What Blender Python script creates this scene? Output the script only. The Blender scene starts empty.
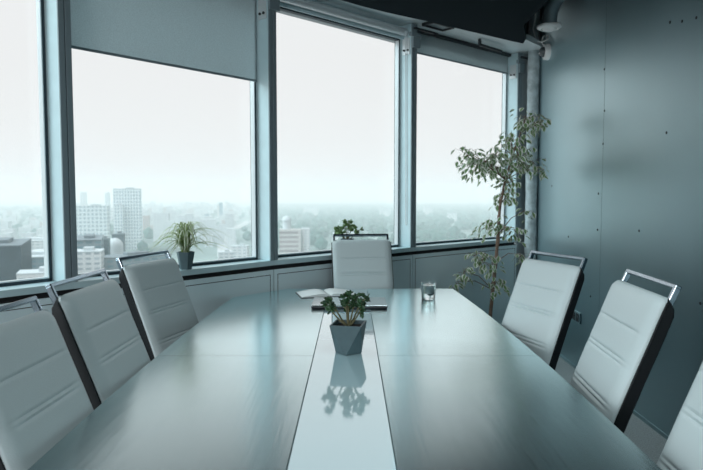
import bpy, bmesh, math, random
from mathutils import Vector, Matrix, Euler
random.seed(11)
S = bpy.context.scene
COL = S.collection
R = math.radians
V = Vector

# ------------------------------------------------------------------ helpers
class MB:
    """collects shapes, links them as ONE mesh object"""
    def __init__(self): self.bm = bmesh.new()
    def face(self, pts, mi=0):
        f = self.bm.faces.new([self.bm.verts.new(p) for p in pts]); f.material_index = mi; return f
    def box(self, c, s, rot=None, bev=0.0, seg=2, mi=0):
        M = Matrix.Translation(V(c)) @ (rot.to_4x4() if rot else Matrix.Identity(4)) @ Matrix.Diagonal((s[0], s[1], s[2], 1))
        r = bmesh.ops.create_cube(self.bm, size=1, matrix=M)
        es = list({e for v in r['verts'] for e in v.link_edges})
        for f in {f for v in r['verts'] for f in v.link_faces}: f.material_index = mi
        if bev > 0:
            bmesh.ops.bevel(self.bm, geom=es, offset=bev, segments=seg, profile=0.5, affect='EDGES', material=-1)
        return self
    def bar(self, a, b, w, h, up=(0, 0, 1), bev=0.0, mi=0):
        a, b = V(a), V(b); d = b - a; L = d.length; y = d.normalized(); u = V(up)
        x = y.cross(u)
        if x.length < 1e-4: x = y.cross(V((1, 0, 0)))
        x.normalize(); z = x.cross(y)
        rot = Matrix((x, y, z)).transposed()
        return self.box((a + b) / 2, (w, L, h), rot, bev, 2, mi)
    def loft(self, rings, closed=True, caps=True, mi=0):
        vs = [[self.bm.verts.new(p) for p in r] for r in rings]
        n = len(vs[0])
        for i in range(len(vs) - 1):
            for j in range(n if closed else n - 1):
                f = self.bm.faces.new((vs[i][j], vs[i][(j + 1) % n], vs[i + 1][(j + 1) % n], vs[i + 1][j])); f.material_index = mi
        if caps and closed:
            f = self.bm.faces.new(list(reversed(vs[0]))); f.material_index = mi
            f = self.bm.faces.new(vs[-1]); f.material_index = mi
        return self
    def tube(self, pts, r, n=10, mi=0, caps=True):
        pts = [V(p) for p in pts]
        rs = r if isinstance(r, (list, tuple)) else [r] * len(pts)
        rings = []; prev = None
        for i, p in enumerate(pts):
            d = (pts[min(i + 1, len(pts) - 1)] - pts[max(i - 1, 0)]).normalized()
            if prev is None:
                x = d.cross(V((0, 0, 1)))
                if x.length < 1e-3: x = d.cross(V((1, 0, 0)))
            else:
                x = prev - d * prev.dot(d)
            x.normalize(); prev = x; y = d.cross(x)
            rings.append([p + (x * math.cos(2 * math.pi * k / n) + y * math.sin(2 * math.pi * k / n)) * rs[i] for k in range(n)])
        return self.loft(rings, True, caps, mi)
    def lathe(self, prof, c=(0, 0, 0), n=32, rot=None, mi=0, caps=True):
        rings = []
        for r, z in prof:
            ring = []
            for k in range(n):
                p = V((r * math.cos(2 * math.pi * k / n), r * math.sin(2 * math.pi * k / n), z))
                if rot: p = rot @ p
                ring.append(p + V(c))
            rings.append(ring)
        return self.loft(rings, True, caps, mi)
    def prism(self, poly, z0, z1, mi=0):
        return self.loft([[(p[0], p[1], z0) for p in poly], [(p[0], p[1], z1) for p in poly]], True, True, mi)
    def build(self, name, mat, parent=None, smooth=None, loc=None):
        bmesh.ops.recalc_face_normals(self.bm, faces=self.bm.faces[:])
        me = bpy.data.meshes.new(name); self.bm.to_mesh(me); self.bm.free()
        for m in (mat if isinstance(mat, (list, tuple)) else [mat]): me.materials.append(m)
        if smooth is not None:
            for p in me.polygons: p.use_smooth = True
            me.set_sharp_from_angle(angle=R(smooth))
        o = bpy.data.objects.new(name, me); COL.objects.link(o)
        if parent: o.parent = parent
        if loc: o.location = loc
        return o

def empty(name, loc=(0, 0, 0), rz=0.0):
    o = bpy.data.objects.new(name, None); COL.objects.link(o)
    o.location = loc; o.rotation_euler = (0, 0, rz); o.empty_display_size = .1
    return o
def tag(o, label, cat, group=None, kind=None):
    o['label'] = label; o['category'] = cat
    if group: o['group'] = group
    if kind: o['kind'] = kind
    return o
def struct(o): o['kind'] = 'structure'; return o
def copy_tree(o, parent=None):
    c = o.copy(); COL.objects.link(c)
    if parent: c.parent = parent
    for ch in list(o.children): copy_tree(ch, c)
    return c

# ------------------------------------------------------------------ materials
def mat(name, col, rough=.5, metal=0.0, noise=0.0, nscale=8.0, bump=0.0, bscale=60.0, coat=0.0, spec=.5, stretch=None, rnoise=0.0):
    m = bpy.data.materials.new(name); m.use_nodes = True
    nt = m.node_tree; b = nt.nodes['Principled BSDF']
    b.inputs['Base Color'].default_value = (*col, 1); b.inputs['Roughness'].default_value = rough
    b.inputs['Metallic'].default_value = metal; b.inputs['Coat Weight'].default_value = coat
    b.inputs['Coat Roughness'].default_value = .16; b.inputs['Coat IOR'].default_value = 1.75
    b.inputs['Specular IOR Level'].default_value = spec
    tc = nt.nodes.new('ShaderNodeTexCoord'); vec = tc.outputs['Object']
    if stretch:
        mp = nt.nodes.new('ShaderNodeMapping'); mp.inputs['Scale'].default_value = stretch
        nt.links.new(vec, mp.inputs['Vector']); vec = mp.outputs['Vector']
    if noise > 0 or rnoise > 0:
        n = nt.nodes.new('ShaderNodeTexNoise'); n.inputs['Scale'].default_value = nscale; n.inputs['Detail'].default_value = 6
        nt.links.new(vec, n.inputs['Vector'])
    if noise > 0:
        r = nt.nodes.new('ShaderNodeValToRGB'); r.color_ramp.elements[0].position = .3; r.color_ramp.elements[1].position = .7
        r.color_ramp.elements[0].color = (*[c * (1 - noise) for c in col], 1)
        r.color_ramp.elements[1].color = (*[min(1, c * (1 + noise)) for c in col], 1)
        nt.links.new(n.outputs['Fac'], r.inputs['Fac']); nt.links.new(r.outputs['Color'], b.inputs['Base Color'])
    if rnoise > 0:
        mr = nt.nodes.new('ShaderNodeMapRange'); mr.inputs['To Min'].default_value = rough - rnoise; mr.inputs['To Max'].default_value = rough + rnoise
        nt.links.new(n.outputs['Fac'], mr.inputs['Value']); nt.links.new(mr.outputs['Result'], b.inputs['Roughness'])
    if bump > 0:
        n2 = nt.nodes.new('ShaderNodeTexNoise'); n2.inputs['Scale'].default_value = bscale; n2.inputs['Detail'].default_value = 4
        nt.links.new(vec, n2.inputs['Vector'])
        bp = nt.nodes.new('ShaderNodeBump'); bp.inputs['Strength'].default_value = bump; bp.inputs['Distance'].default_value = .01
        nt.links.new(n2.outputs['Fac'], bp.inputs['Height']); nt.links.new(bp.outputs['Normal'], b.inputs['Normal'])
    return m

def pane_mat():
    m = bpy.data.materials.new('window_glass'); m.use_nodes = True; nt = m.node_tree; nt.nodes.clear()
    o = nt.nodes.new('ShaderNodeOutputMaterial'); t = nt.nodes.new('ShaderNodeBsdfTransparent'); g = nt.nodes.new('ShaderNodeBsdfGlossy')
    t.inputs['Color'].default_value = (.985, .995, .995, 1); g.inputs['Roughness'].default_value = .02
    lw = nt.nodes.new('ShaderNodeLayerWeight'); lw.inputs['Blend'].default_value = .5
    pw = nt.nodes.new('ShaderNodeMath'); pw.operation = 'POWER'; pw.inputs[1].default_value = 5; nt.links.new(lw.outputs['Facing'], pw.inputs[0])
    f = nt.nodes.new('ShaderNodeMath'); f.operation = 'MULTIPLY_ADD'; f.inputs[1].default_value = .9; f.inputs[2].default_value = .025; nt.links.new(pw.outputs[0], f.inputs[0])
    mx = nt.nodes.new('ShaderNodeMixShader')
    nt.links.new(f.outputs[0], mx.inputs[0]); nt.links.new(t.outputs[0], mx.inputs[1]); nt.links.new(g.outputs[0], mx.inputs[2])
    nt.links.new(mx.outputs[0], o.inputs['Surface']); return m

def glass_mat(name, col, ior):
    m = bpy.data.materials.new(name); m.use_nodes = True; b = m.node_tree.nodes['Principled BSDF']
    b.inputs['Base Color'].default_value = (*col, 1); b.inputs['Transmission Weight'].default_value = 1
    b.inputs['Roughness'].default_value = 0; b.inputs['IOR'].default_value = ior; return m

def fabric_mat(name, col, tr):
    m = bpy.data.materials.new(name); m.use_nodes = True; nt = m.node_tree; nt.nodes.clear()
    o = nt.nodes.new('ShaderNodeOutputMaterial'); d = nt.nodes.new('ShaderNodeBsdfDiffuse'); t = nt.nodes.new('ShaderNodeBsdfTranslucent')
    tc = nt.nodes.new('ShaderNodeTexCoord'); n = nt.nodes.new('ShaderNodeTexNoise'); n.inputs['Scale'].default_value = 180
    r = nt.nodes.new('ShaderNodeValToRGB'); r.color_ramp.elements[0].color = (*[c * .8 for c in col], 1); r.color_ramp.elements[1].color = (*[c * 1.2 for c in col], 1)
    nt.links.new(tc.outputs['Object'], n.inputs['Vector']); nt.links.new(n.outputs['Fac'], r.inputs['Fac'])
    nt.links.new(r.outputs['Color'], d.inputs['Color']); nt.links.new(r.outputs['Color'], t.inputs['Color'])
    mx = nt.nodes.new('ShaderNodeMixShader'); mx.inputs[0].default_value = tr
    nt.links.new(d.outputs[0], mx.inputs[1]); nt.links.new(t.outputs[0], mx.inputs[2]); nt.links.new(mx.outputs[0], o.inputs['Surface']); return m

def grid_mat(name, wall, win, cw, ch, mortar=.25):
    """facade: rows of windows in a wall, from the building's own coordinates"""
    m = bpy.data.materials.new(name); m.use_nodes = True; nt = m.node_tree; b = nt.nodes['Principled BSDF']; b.inputs['Roughness'].default_value = .7
    tc = nt.nodes.new('ShaderNodeTexCoord'); sp = nt.nodes.new('ShaderNodeSeparateXYZ'); nt.links.new(tc.outputs['Object'], sp.inputs[0])
    ad = nt.nodes.new('ShaderNodeMath'); nt.links.new(sp.outputs[0], ad.inputs[0]); nt.links.new(sp.outputs[1], ad.inputs[1])
    cb = nt.nodes.new('ShaderNodeCombineXYZ'); nt.links.new(ad.outputs[0], cb.inputs[0]); nt.links.new(sp.outputs[2], cb.inputs[1])
    bt = nt.nodes.new('ShaderNodeTexBrick'); bt.offset = 0; bt.inputs['Scale'].default_value = 1
    bt.inputs['Brick Width'].default_value = cw; bt.inputs['Row Height'].default_value = ch; bt.inputs['Mortar Size'].default_value = mortar * min(cw, ch)
    bt.inputs['Color1'].default_value = (*win, 1); bt.inputs['Color2'].default_value = (*[c * 1.3 for c in win], 1); bt.inputs['Mortar'].default_value = (*wall, 1)
    nt.links.new(cb.outputs[0], bt.inputs['Vector']); nt.links.new(bt.outputs['Color'], b.inputs['Base Color']); return m

def lacquer_mat(name, c0, c1, tint, rough, f0, k, pw_, stretch, nscale=5):
    """wood under a satin lacquer: tinted gloss that grows towards grazing view"""
    m = bpy.data.materials.new(name); m.use_nodes = True; nt = m.node_tree; nt.nodes.clear()
    N = nt.nodes.new; Lk = nt.links.new
    o = N('ShaderNodeOutputMaterial'); d = N('ShaderNodeBsdfDiffuse'); g = N('ShaderNodeBsdfGlossy'); mx = N('ShaderNodeMixShader')
    tc = N('ShaderNodeTexCoord'); mp = N('ShaderNodeMapping'); mp.inputs['Scale'].default_value = stretch; Lk(tc.outputs['Object'], mp.inputs['Vector'])
    n = N('ShaderNodeTexNoise'); n.inputs['Scale'].default_value = nscale; n.inputs['Detail'].default_value = 7; Lk(mp.outputs['Vector'], n.inputs['Vector'])
    r = N('ShaderNodeValToRGB'); r.color_ramp.elements[0].position = .3; r.color_ramp.elements[1].position = .7
    r.color_ramp.elements[0].color = (*c0, 1); r.color_ramp.elements[1].color = (*c1, 1); Lk(n.outputs['Fac'], r.inputs['Fac']); Lk(r.outputs['Color'], d.inputs['Color'])
    g.inputs['Color'].default_value = (*tint, 1)
    mr = N('ShaderNodeMapRange'); mr.inputs['To Min'].default_value = rough * .8; mr.inputs['To Max'].default_value = rough * 1.2; Lk(n.outputs['Fac'], mr.inputs['Value']); Lk(mr.outputs['Result'], g.inputs['Roughness'])
    bp = N('ShaderNodeBump'); bp.inputs['Strength'].default_value = .05; bp.inputs['Distance'].default_value = .01; Lk(n.outputs['Fac'], bp.inputs['Height']); Lk(bp.outputs['Normal'], g.inputs['Normal'])
    lw = N('ShaderNodeLayerWeight'); lw.inputs['Blend'].default_value = .5
    pw = N('ShaderNodeMath'); pw.operation = 'POWER'; pw.inputs[1].default_value = pw_; Lk(lw.outputs['Facing'], pw.inputs[0])
    f = N('ShaderNodeMath'); f.operation = 'MULTIPLY_ADD'; f.inputs[1].default_value = k; f.inputs[2].default_value = f0; f.use_clamp = True; Lk(pw.outputs[0], f.inputs[0])
    Lk(f.outputs[0], mx.inputs[0]); Lk(d.outputs[0], mx.inputs[1]); Lk(g.outputs[0], mx.inputs[2]); Lk(mx.outputs[0], o.inputs['Surface']); return m

def leaf_mat(name, col, tr=.4):
    m = bpy.data.materials.new(name); m.use_nodes = True; nt = m.node_tree; b = nt.nodes['Principled BSDF']; o = nt.nodes['Material Output']
    b.inputs['Roughness'].default_value = .45; t = nt.nodes.new('ShaderNodeBsdfTranslucent'); mx = nt.nodes.new('ShaderNodeMixShader'); mx.inputs[0].default_value = tr
    tc = nt.nodes.new('ShaderNodeTexCoord'); n = nt.nodes.new('ShaderNodeTexNoise'); n.inputs['Scale'].default_value = 9
    r = nt.nodes.new('ShaderNodeValToRGB'); r.color_ramp.elements[0].position = .3; r.color_ramp.elements[1].position = .7
    r.color_ramp.elements[0].color = (*[c * .65 for c in col], 1); r.color_ramp.elements[1].color = (*[min(1, c * 1.25) for c in col], 1)
    nt.links.new(tc.outputs['Object'], n.inputs['Vector']); nt.links.new(n.outputs['Fac'], r.inputs['Fac'])
    nt.links.new(r.outputs['Color'], b.inputs['Base Color']); nt.links.new(r.outputs['Color'], t.inputs['Color'])
    nt.links.new(b.outputs[0], mx.inputs[1]); nt.links.new(t.outputs[0], mx.inputs[2]); nt.links.new(mx.outputs[0], o.inputs['Surface']); return m

M = dict(
    leather=mat('pale_leather', (.535, .615, .632), .42, bump=.12, bscale=260),
    shell=mat('black_leather', (.006, .008, .010), .5, spec=.3, bump=.1, bscale=200),
    chrome=mat('chrome', (.40, .47, .53), .16, 1.0),
    wood=lacquer_mat('dark_wood', (.005, .010, .013), (.016, .025, .029), (.83, .98, 1.0), .23, .02, 2.5, 3.7, (14, .9, 1)),
    tedge=mat('table_edge', (.014, .018, .02), .4),
    inlay=lacquer_mat('white_glass_inlay', (.54, .73, .78), (.56, .75, .80), (.93, .985, 1.0), .06, .05, 1.6, 3.6, (1, 1, 1)),
    wallp=lacquer_mat('blue_grey_concrete_paint', (.016, .038, .050), (.034, .070, .087), (.77, .96, 1.0), .40, .03, 1.45, 2.4, (1, 1, .45), 1.8),
    wallr=mat('grey_plaster', (.3, .34, .35), .8),
    panel=mat('grey_spandrel_panel', (.66, .80, .84), .5),
    gap=mat('dark_recess', (.012, .014, .016), .8),
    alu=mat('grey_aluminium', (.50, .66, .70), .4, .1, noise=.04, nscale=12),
    aluf=mat('dark_and_shaded_aluminium', (.20, .26, .285), .4, .1),  # dark metal; on the mullion fronts the darkness stands in for shade
    bright=mat('bright_aluminium', (.6, .66, .68), .35, .3),
    gasket=mat('black_gasket', (.02, .04, .055), .5),
    soffit=mat('satin_soffit_metal', (.74, .83, .85), .25, .1, noise=.08, nscale=2),
    black=mat('matt_black_ceiling', (.009, .016, .020), .9, spec=.05),
    dark=mat('dark_metal', (.03, .036, .04), .45, .3),
    duct=mat('grey_duct_paint', (.20, .26, .285), .35, .2),
    carpet=mat('grey_carpet', (.36, .40, .41), .95, noise=.25, nscale=120, bump=.4, bscale=300),
    concrete=mat('rough_concrete', (.36, .43, .45), .8, noise=.3, nscale=14, bump=1.0, bscale=26),
    white=mat('white_plastic', (.68, .71, .71), .4),
    dome=mat('smoked_dome', (.06, .07, .075), .12),
    pot=mat('blue_grey_ceramic', (.068, .112, .128), .5, noise=.07, nscale=30),
    soil=mat('dark_soil', (.02, .015, .012), .95, noise=.5, nscale=90, bump=.6, bscale=120),
    stem=mat('plant_stem', (.13, .12, .06), .7),
    jade=mat('jade_leaf', (.028, .075, .03), .35, noise=.5, nscale=22),
    jade2=mat('light_jade_leaf', (.10, .19, .06), .4, noise=.4, nscale=22),
    bark=mat('brown_bark', (.20, .135, .10), .8, noise=.35, nscale=30, bump=.4, bscale=60),
    leafg=leaf_mat('green_leaf', (.19, .32, .13)),
    leafc=leaf_mat('cream_leaf_margin', (.88, .93, .80)),
    spider=leaf_mat('spider_leaf_green', (.30, .42, .16)),
    laptop=mat('silver_laptop_lid', (.72, .80, .82), .24, .9),
    lapdark=mat('dark_laptop_base', (.03, .035, .04), .4),
    paper=mat('white_paper', (.74, .78, .78), .8),
    cover=mat('dark_notebook_cover', (.05, .06, .065), .5),
    socket=mat('black_socket', (.02, .024, .027), .35),
    blind=fabric_mat('grey_blind_fabric', (.60, .68, .70), .5),
    pane=pane_mat(), glass=glass_mat('clear_glass', (.97, 1, 1), 1.45), water=glass_mat('water', (.97, 1, 1), 1.33),
)

# ------------------------------------------------------------------ facade geometry
P1, P2, P3, P4 = V((-1.353, 3.0)), V((-.501, 4.021)), V((.496, 5.025)), V((1.605, 6.046))
pts = [P1, P2, P3, P4]
a = R(53.5)
for da in (0, 6.5, 7, 7):
    a += R(da); pts.insert(0, pts[0] - V((math.cos(a), math.sin(a))) * 1.42)
NP = len(pts)                                    # 8 post positions; the last four are seen
def tn(i):
    t = (pts[i + 1] - pts[i]).normalized(); return t, V((t.y, -t.x))
def off(o):
    """mitred offset of the facade line; o > 0 is into the room"""
    out = []
    for i in range(NP):
        if i == 0: n = tn(0)[1]; out.append(pts[0] + n * o)
        elif i == NP - 1: n = tn(NP - 2)[1]; out.append(pts[-1] + n * o)
        else:
            n0, n1 = tn(i - 1)[1], tn(i)[1]; b = (n0 + n1).normalized(); out.append(pts[i] + b * (o / b.dot(n0)))
    return out
def band(mb, o0, o1, z0, z1, i0=0, i1=NP - 1, mi=0):
    A, B = off(o0), off(o1)
    for i in range(i0, i1):
        mb.prism([A[i], A[i + 1], B[i + 1], B[i]], z0, z1, mi)
    return mb
def seg_box(mb, i, s0, s1, o0, o1, z0, z1, bev=0, mi=0):
    t, n = tn(i); c = pts[i] + t * (s0 + s1) / 2 + n * (o0 + o1) / 2
    rot = Matrix(((t.x, n.x, 0), (t.y, n.y, 0), (0, 0, 1)))
    return mb.box((c.x, c.y, (z0 + z1) / 2), (s1 - s0, abs(o1 - o0), z1 - z0), rot, bev, 2, mi)
def fp(i, s, o, z):
    t, n = tn(i); p = pts[i] + t * s + n * o; return V((p.x, p.y, z))
def seglen(i): return (pts[i + 1] - pts[i]).length

ZS, ZT, ZH, ZC = .948, 2.60, 2.72, 3.2           # sill top, glass top, soffit, ceiling
WX = 1.775                                        # face of the right wall

# floor, ceiling, walls
b = MB(); b.prism([(WX + .2, -4.2), (WX + .2, 6.6), *[tuple(p) for p in reversed(off(-.3))], (-4.6, -4.2)], -.12, 0)
struct(b.build('floor', M['carpet']))
b = MB(); b.prism([(WX + .2, -4.2), (WX + .2, 6.6), *[tuple(p) for p in reversed(off(-.3))], (-4.6, -4.2)], ZC, ZC + .12)
struct(b.build('ceiling', M['black']))
b = MB(); b.box((WX + .1, 1.1, ZC / 2), (.2, 10.6, ZC))
wr = struct(b.build('wall_right', M['wallp']))
b = MB(); b.box((-1.3, -4.1, ZC / 2), (6.4, .2, ZC)); struct(b.build('wall_back', M['wallr']))
q = off(0)[0]; qo = off(-.2)[0]
b = MB(); b.prism([(qo.x, qo.y), (q.x, q.y), (-4.4, -4.05), (-4.6, -4.05)], 0, ZC); struct(b.build('wall_left', M['wallr']))
# tie holes and filled spots on the right wall
for y, z in [(3.55, 2.33), (3.42, 2.30), (3.30, 2.42), (3.28, 2.28), (2.95, 2.36), (2.95, 2.18), (2.75, 2.4), (2.75, 2.22), (4.45, 2.25), (4.43, 1.96), (4.44, 1.73), (4.5, 1.38), (4.5, 1.12), (3.55, 1.72), (5.55, 1.45), (5.1, 1.03), (3.85, 1.15), (2.9, 1.35), (3.15, .82), (2.6, 1.05), (3.9, .30), (4.6, .62)]:
    b = MB(); b.lathe([(.0085, 0), (.0075, .003), (.0035, .0035)], (WX - .0004, y, z), 10, Euler((0, R(-90), 0)).to_matrix())
    b.build('wall_plug', M['dark'], wr)
for y in (4.44, 2.0):
    b = MB(); b.box((WX - .0005, y, 1.6), (.001, .003, 3.19)); b.build('board_joint', M['wallp'], wr)
# slim dark skirting at the foot of the right wall
b = MB(); b.box((WX - .004, 1.1, .012), (.008, 10.0, .024)); struct(b.build('baseboard_right', M['wallp']))

# spandrel wall below the windows, its inset panels
b = MB(); band(b, -.2, -.012, 0, .892)
wf = struct(b.build('wall_front', M['gap']))
for i in range(NP - 1):
    L = seglen(i); b = MB()
    seg_box(b, i, .004, L - .004, -.012, -.002, .02, .888)
    pn = b.build('spandrel_panel', M['panel'], wf)
    b = MB()
    for (s0, s1, z0, z1) in ((.03, .034, .06, .858), (L - .034, L - .03, .06, .858), (.03, L - .03, .854, .858)):
        seg_box(b, i, s0, s1, -.003, -.0012, z0, z1)
    b.build('panel_groove', M['gap'], pn)
# sill
b = MB(); band(b, -.2, 0.0, .916, ZS); sill = struct(b.build('trim_sill', M['alu']))
b = MB(); band(b, -.2, -.03, .87, .917); b.build('shadow_gap', M['gap'], sill)
# header, soffit and the outside wall over the windows
b = MB(); band(b, -.19, -.135, ZT + .02, ZH); struct(b.build('trim_header', M['alu']))
b = MB(); band(b, -.26, -.19, ZT + .02, ZC); struct(b.build('wall_front_upper', M['wallr']))
A, Bq = off(-.2), off(.5)
b = MB(); b.prism([*[tuple(p) for p in A], (WX - .002, 6.15), (WX - .002, 5.86), *[tuple(p) for p in reversed(Bq)][1:]], ZH, ZH + .05)
struct(b.build('trim_soffit', M['soffit']))

# mullion posts: pale deep flank; the split front's shade is put into its darker colour
for k, i in enumerate(range(NP)):
    ii = min(i, NP - 2); t, n = tn(ii)
    if 0 < i < NP - 1: n = (tn(i - 1)[1] + tn(i)[1]).normalized(); t = V((-n.y, n.x))
    rot = Matrix(((t.x, n.x, 0), (t.y, n.y, 0), (0, 0, 1)))
    c = pts[i] - n * .0825
    b = MB(); b.box((c.x, c.y, (ZS + ZH) / 2 - .001), (.058, .155, ZH - ZS - .002), rot, .003)
    po = struct(b.build('trim_mullion', M['alu']))
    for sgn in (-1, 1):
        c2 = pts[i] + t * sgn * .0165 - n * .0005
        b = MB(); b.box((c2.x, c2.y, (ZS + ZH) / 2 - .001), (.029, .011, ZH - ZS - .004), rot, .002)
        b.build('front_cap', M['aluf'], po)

# windows: gasket, bright bead, pane
wn = {NP - 5: 1, NP - 4: 2, NP - 3: 3, NP - 2: 4, NP - 6: 5, NP - 7: 6, NP - 8: 7}
for i in range(NP - 1):
    L = seglen(i); g0, g1 = -.165, -.125
    b = MB(); e0, e1, w = .03, L - .03, .016
    for (s0, s1, z0, z1) in ((e0, e0 + w, ZS, ZT + .02), (e1 - w, e1, ZS, ZT + .02), (e0, e1, ZS, ZS + w), (e0, e1, ZT + .02 - w, ZT + .02)):
        seg_box(b, i, s0, s1, g0, g1, z0, z1)
    wo = struct(b.build('window_%d' % wn[i], M['gasket']))
    b = MB()
    for (s0, s1, z0, z1) in ((e0 + w, e0 + w + .005, ZS + w, ZT), (e1 - w - .005, e1 - w, ZS + w, ZT)):
        seg_box(b, i, s0, s1, g0 + .01, g1 + .006, z0, z1)
    seg_box(b, i, e0 + w, e1 - w, g0 + .01, g1 + .004, ZS + w, ZS + w + .006)
    b.build('glazing_bead', M['bright'], wo)
    b = MB(); seg_box(b, i, e0 + w, e1 - w, -.15, -.142, ZS + w, ZT + .004)
    b.build('pane', M['pane'], wo)

# closing panel and concrete riser in the corner
b = MB(); e = off(-.02)[-1]
b.prism([(e.x + .012, e.y - .012), (e.x + .03, e.y + .30), (WX + .05, 6.40), (WX + .05, 6.16)], 0, ZC)
struct(b.build('trim_corner_panel', mat('corner_panel_paint', (.24, .30, .32), .5)))
b = MB(); b.bar((1.60, 6.07, 1.37), (1.78, 6.155, 1.37), .006, .008); struct(b.build('trim_corner_joint', M['gap']))
b = MB(); prof = []
for k in range(61):
    prof.append((.055 + random.uniform(-.0025, .0025), ZC * k / 60))
b.lathe(prof, (1.718, 5.985, 0), 20)
tag(b.build('riser_pipe', M['concrete'], smooth=60), 'rough grey concrete-coated riser pipe standing in the corner between window and wall', 'pipe')

# black ceiling island with its curved outer edge
edge = [(-3.1, -.9), (-2.75, .45), (-2.1, 1.72), (-1.32, 2.74), (-.62, 3.54), (-.074, 4.10), (.229, 4.367), (.568, 4.614), (.9, 4.87), (1.2, 5.10), (1.33, 5.20), (1.42, 5.26)]
fine = []
def cr(p0, p1, p2, p3, t):
    return tuple(.5 * ((2 * p1[k]) + (-p0[k] + p2[k]) * t + (2 * p0[k] - 5 * p1[k] + 4 * p2[k] - p3[k]) * t * t + (-p0[k] + 3 * p1[k] - 3 * p2[k] + p3[k]) * t ** 3) for k in (0, 1))
for i in range(len(edge) - 1):
    p0 = edge[max(i - 1, 0)]; p3 = edge[min(i + 2, len(edge) - 1)]
    for k in range(5): fine.append(cr(p0, edge[i], edge[i + 1], p3, k / 5))
fine.append(edge[-1])
b = MB(); b.prism([*fine, (1.40, 5.10), (1.27, 4.7), (1.25, -2.5), (-2.6, -2.5)], 2.62, ZC - .001)
struct(b.build('ceiling_island', M['black'], smooth=30))

# ------------------------------------------------------------------ blinds and window hardware
def roller_blind(i, zb, lab, o=-.112):
    L = seglen(i); r = empty('roller_blind', fp(i, L / 2, o, zb)); base = r.location
    def loc(p): return p - base
    zt = ZH - .004
    b = MB(); pp = [fp(i, .034, o, zb), fp(i, L - .036, o, zb), fp(i, L - .036, o, zt), fp(i, .034, o, zt)]
    qq = [fp(i, .034, o - .0015, zb), fp(i, L - .036, o - .0015, zb), fp(i, L - .036, o - .0015, zt), fp(i, .034, o - .0015, zt)]
    b.loft([[loc(p) for p in pp], [loc(p) for p in qq]])
    b.build('blind_fabric', M['blind'], r)
    b = MB(); b.bar(loc(fp(i, .034, o, zb)), loc(fp(i, L - .036, o, zb)), .008, .014, bev=.003); b.build('hem_bar', M['aluf'], r)
    b = MB(); b.bar(loc(fp(i, .033, o + .02, ZH - .014)), loc(fp(i, L - .033, o + .02, ZH - .014)), .036, .026, bev=.005); b.build('head_rail', M['dark'], r)
    tag(r, lab, 'blind'); return r
roller_blind(NP - 4, 2.10, 'grey roller blind drawn partly down over the second window from the left')
roller_blind(NP - 2, 2.535, 'grey roller blind let down just a hand over the rightmost window by the wall')
i = NP - 3; L = seglen(i); r = empty('roller_blind', fp(i, L / 2, -.06, ZT + .06)); base = r.location
b = MB(); b.tube([fp(i, .035, -.06, ZT + .055) - base, fp(i, L - .035, -.06, ZT + .055) - base], .030, 20); b.build('roller_tube', M['bright'], r, 40)
b = MB(); b.bar(fp(i, .035, -.085, ZT + .012) - base, fp(i, L - .035, -.085, ZT + .012) - base, .012, .02, bev=.003); b.build('hem_bar', M['alu'], r)
b = MB(); cp = [fp(i, L - .085, -.02 + .012 * math.sin(k * math.pi / 40), ZT + .05 - k * (ZT + .05 - 1.14) / 20) - base for k in range(21)]
cp2 = [p + V((.012, .006, 0)) for p in reversed(cp)]; b.tube(cp + [cp[-1] + V((.006, .003, -.012))] + cp2, .0028, 6); b.build('pull_chain', M['bright'], r)
tag(r, 'fully rolled-up roller blind across the middle window top with a hanging pull chain', 'blind')

def bracket(pi, lab):
    i = min(pi, NP - 2); t, n = tn(i)
    if pi < NP - 1: n = (tn(pi - 1)[1] + tn(pi)[1]).normalized(); t = V((-n.y, n.x))
    rot = Matrix(((t.x, -n.x, 0), (t.y, -n.y, 0), (0, 0, 1)))
    r = empty('blind_bracket', (pts[pi].x, pts[pi].y, 2.5)); r.rotation_euler = rot.to_euler()
    b = MB(); b.box((-.0325, .055, .045), (.007, .075, .13), bev=.002); b.build('side_plate', M['bright'], r)
    for k in (-1, 1):
        b = MB(); b.lathe([(.009, 0), (.009, .008), (.004, .012)], (-.0355, .055 + k * .018, .015), 8, Euler((0, R(-90), 0)).to_matrix()); b.build('bolt', M['dark'], r)
    b = MB(); b.box((.0, -.018, .07), (.085, .022, .085), bev=.003); b.box((.0, -.012, .13), (.12, .03, .03), bev=.003); b.build('front_clamp', M['aluf'], r)
    b = MB(); b.bar((-.06, -.05, .165), (.22, -.055, .165), .02, .016, bev=.003); b.box((.19, -.055, .150), (.02, .02, .025), bev=.004); b.build('arm', M['dark'], r)
    tag(r, lab, 'bracket')
bracket(NP - 3, 'metal blind bracket with bolts atop the post between second and middle windows')
bracket(NP - 2, 'bright bolted metal blind bracket atop the post left of the rightmost window')
bracket(NP - 1, 'bolted metal blind bracket at the top of the corner post above the tall plant')
# dark diffuser plates on the soffit
def slot(i, s, o, w, d, lab, rz=0):
    t, n = tn(i); rot = Matrix(((t.x, -n.x, 0), (t.y, -n.y, 0), (0, 0, 1))); p = fp(i, s, o, ZH)
    r = empty('air_diffuser', p); r.rotation_euler = rot.to_euler()
    b = MB()
    for (cx, cy, sx, sy) in ((0, d / 2, w, .014), (0, -d / 2, w, .014), (w / 2, 0, .014, d + .014), (-w / 2, 0, .014, d + .014)): b.box((cx, cy, -.012), (sx, sy, .024), bev=.002)
    b.build('frame', M['dark'], r)
    b = MB(); b.box((0, 0, -.006), (w - .014, d - .014, .01)); b.build('plate', M['duct'], r)
    tag(r, lab, 'air vent')
slot(NP - 2, .16, .11, .24, .11, 'dark rectangular framed vent in the pale soffit right of the post before the last window')
slot(NP - 3, .0, .14, .2, .09, 'dark rectangular vent in the soffit at the top edge beside the second window post')
b = MB(); b.bar((0, 0, 0), (.36, .02, 0), .022, .022, bev=.005); b.bar((0, 0, 0), (0, 0, .05), .02, .02)
p = fp(NP - 2, .78, .06, ZH - .05); t, n = tn(NP - 2)
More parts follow.
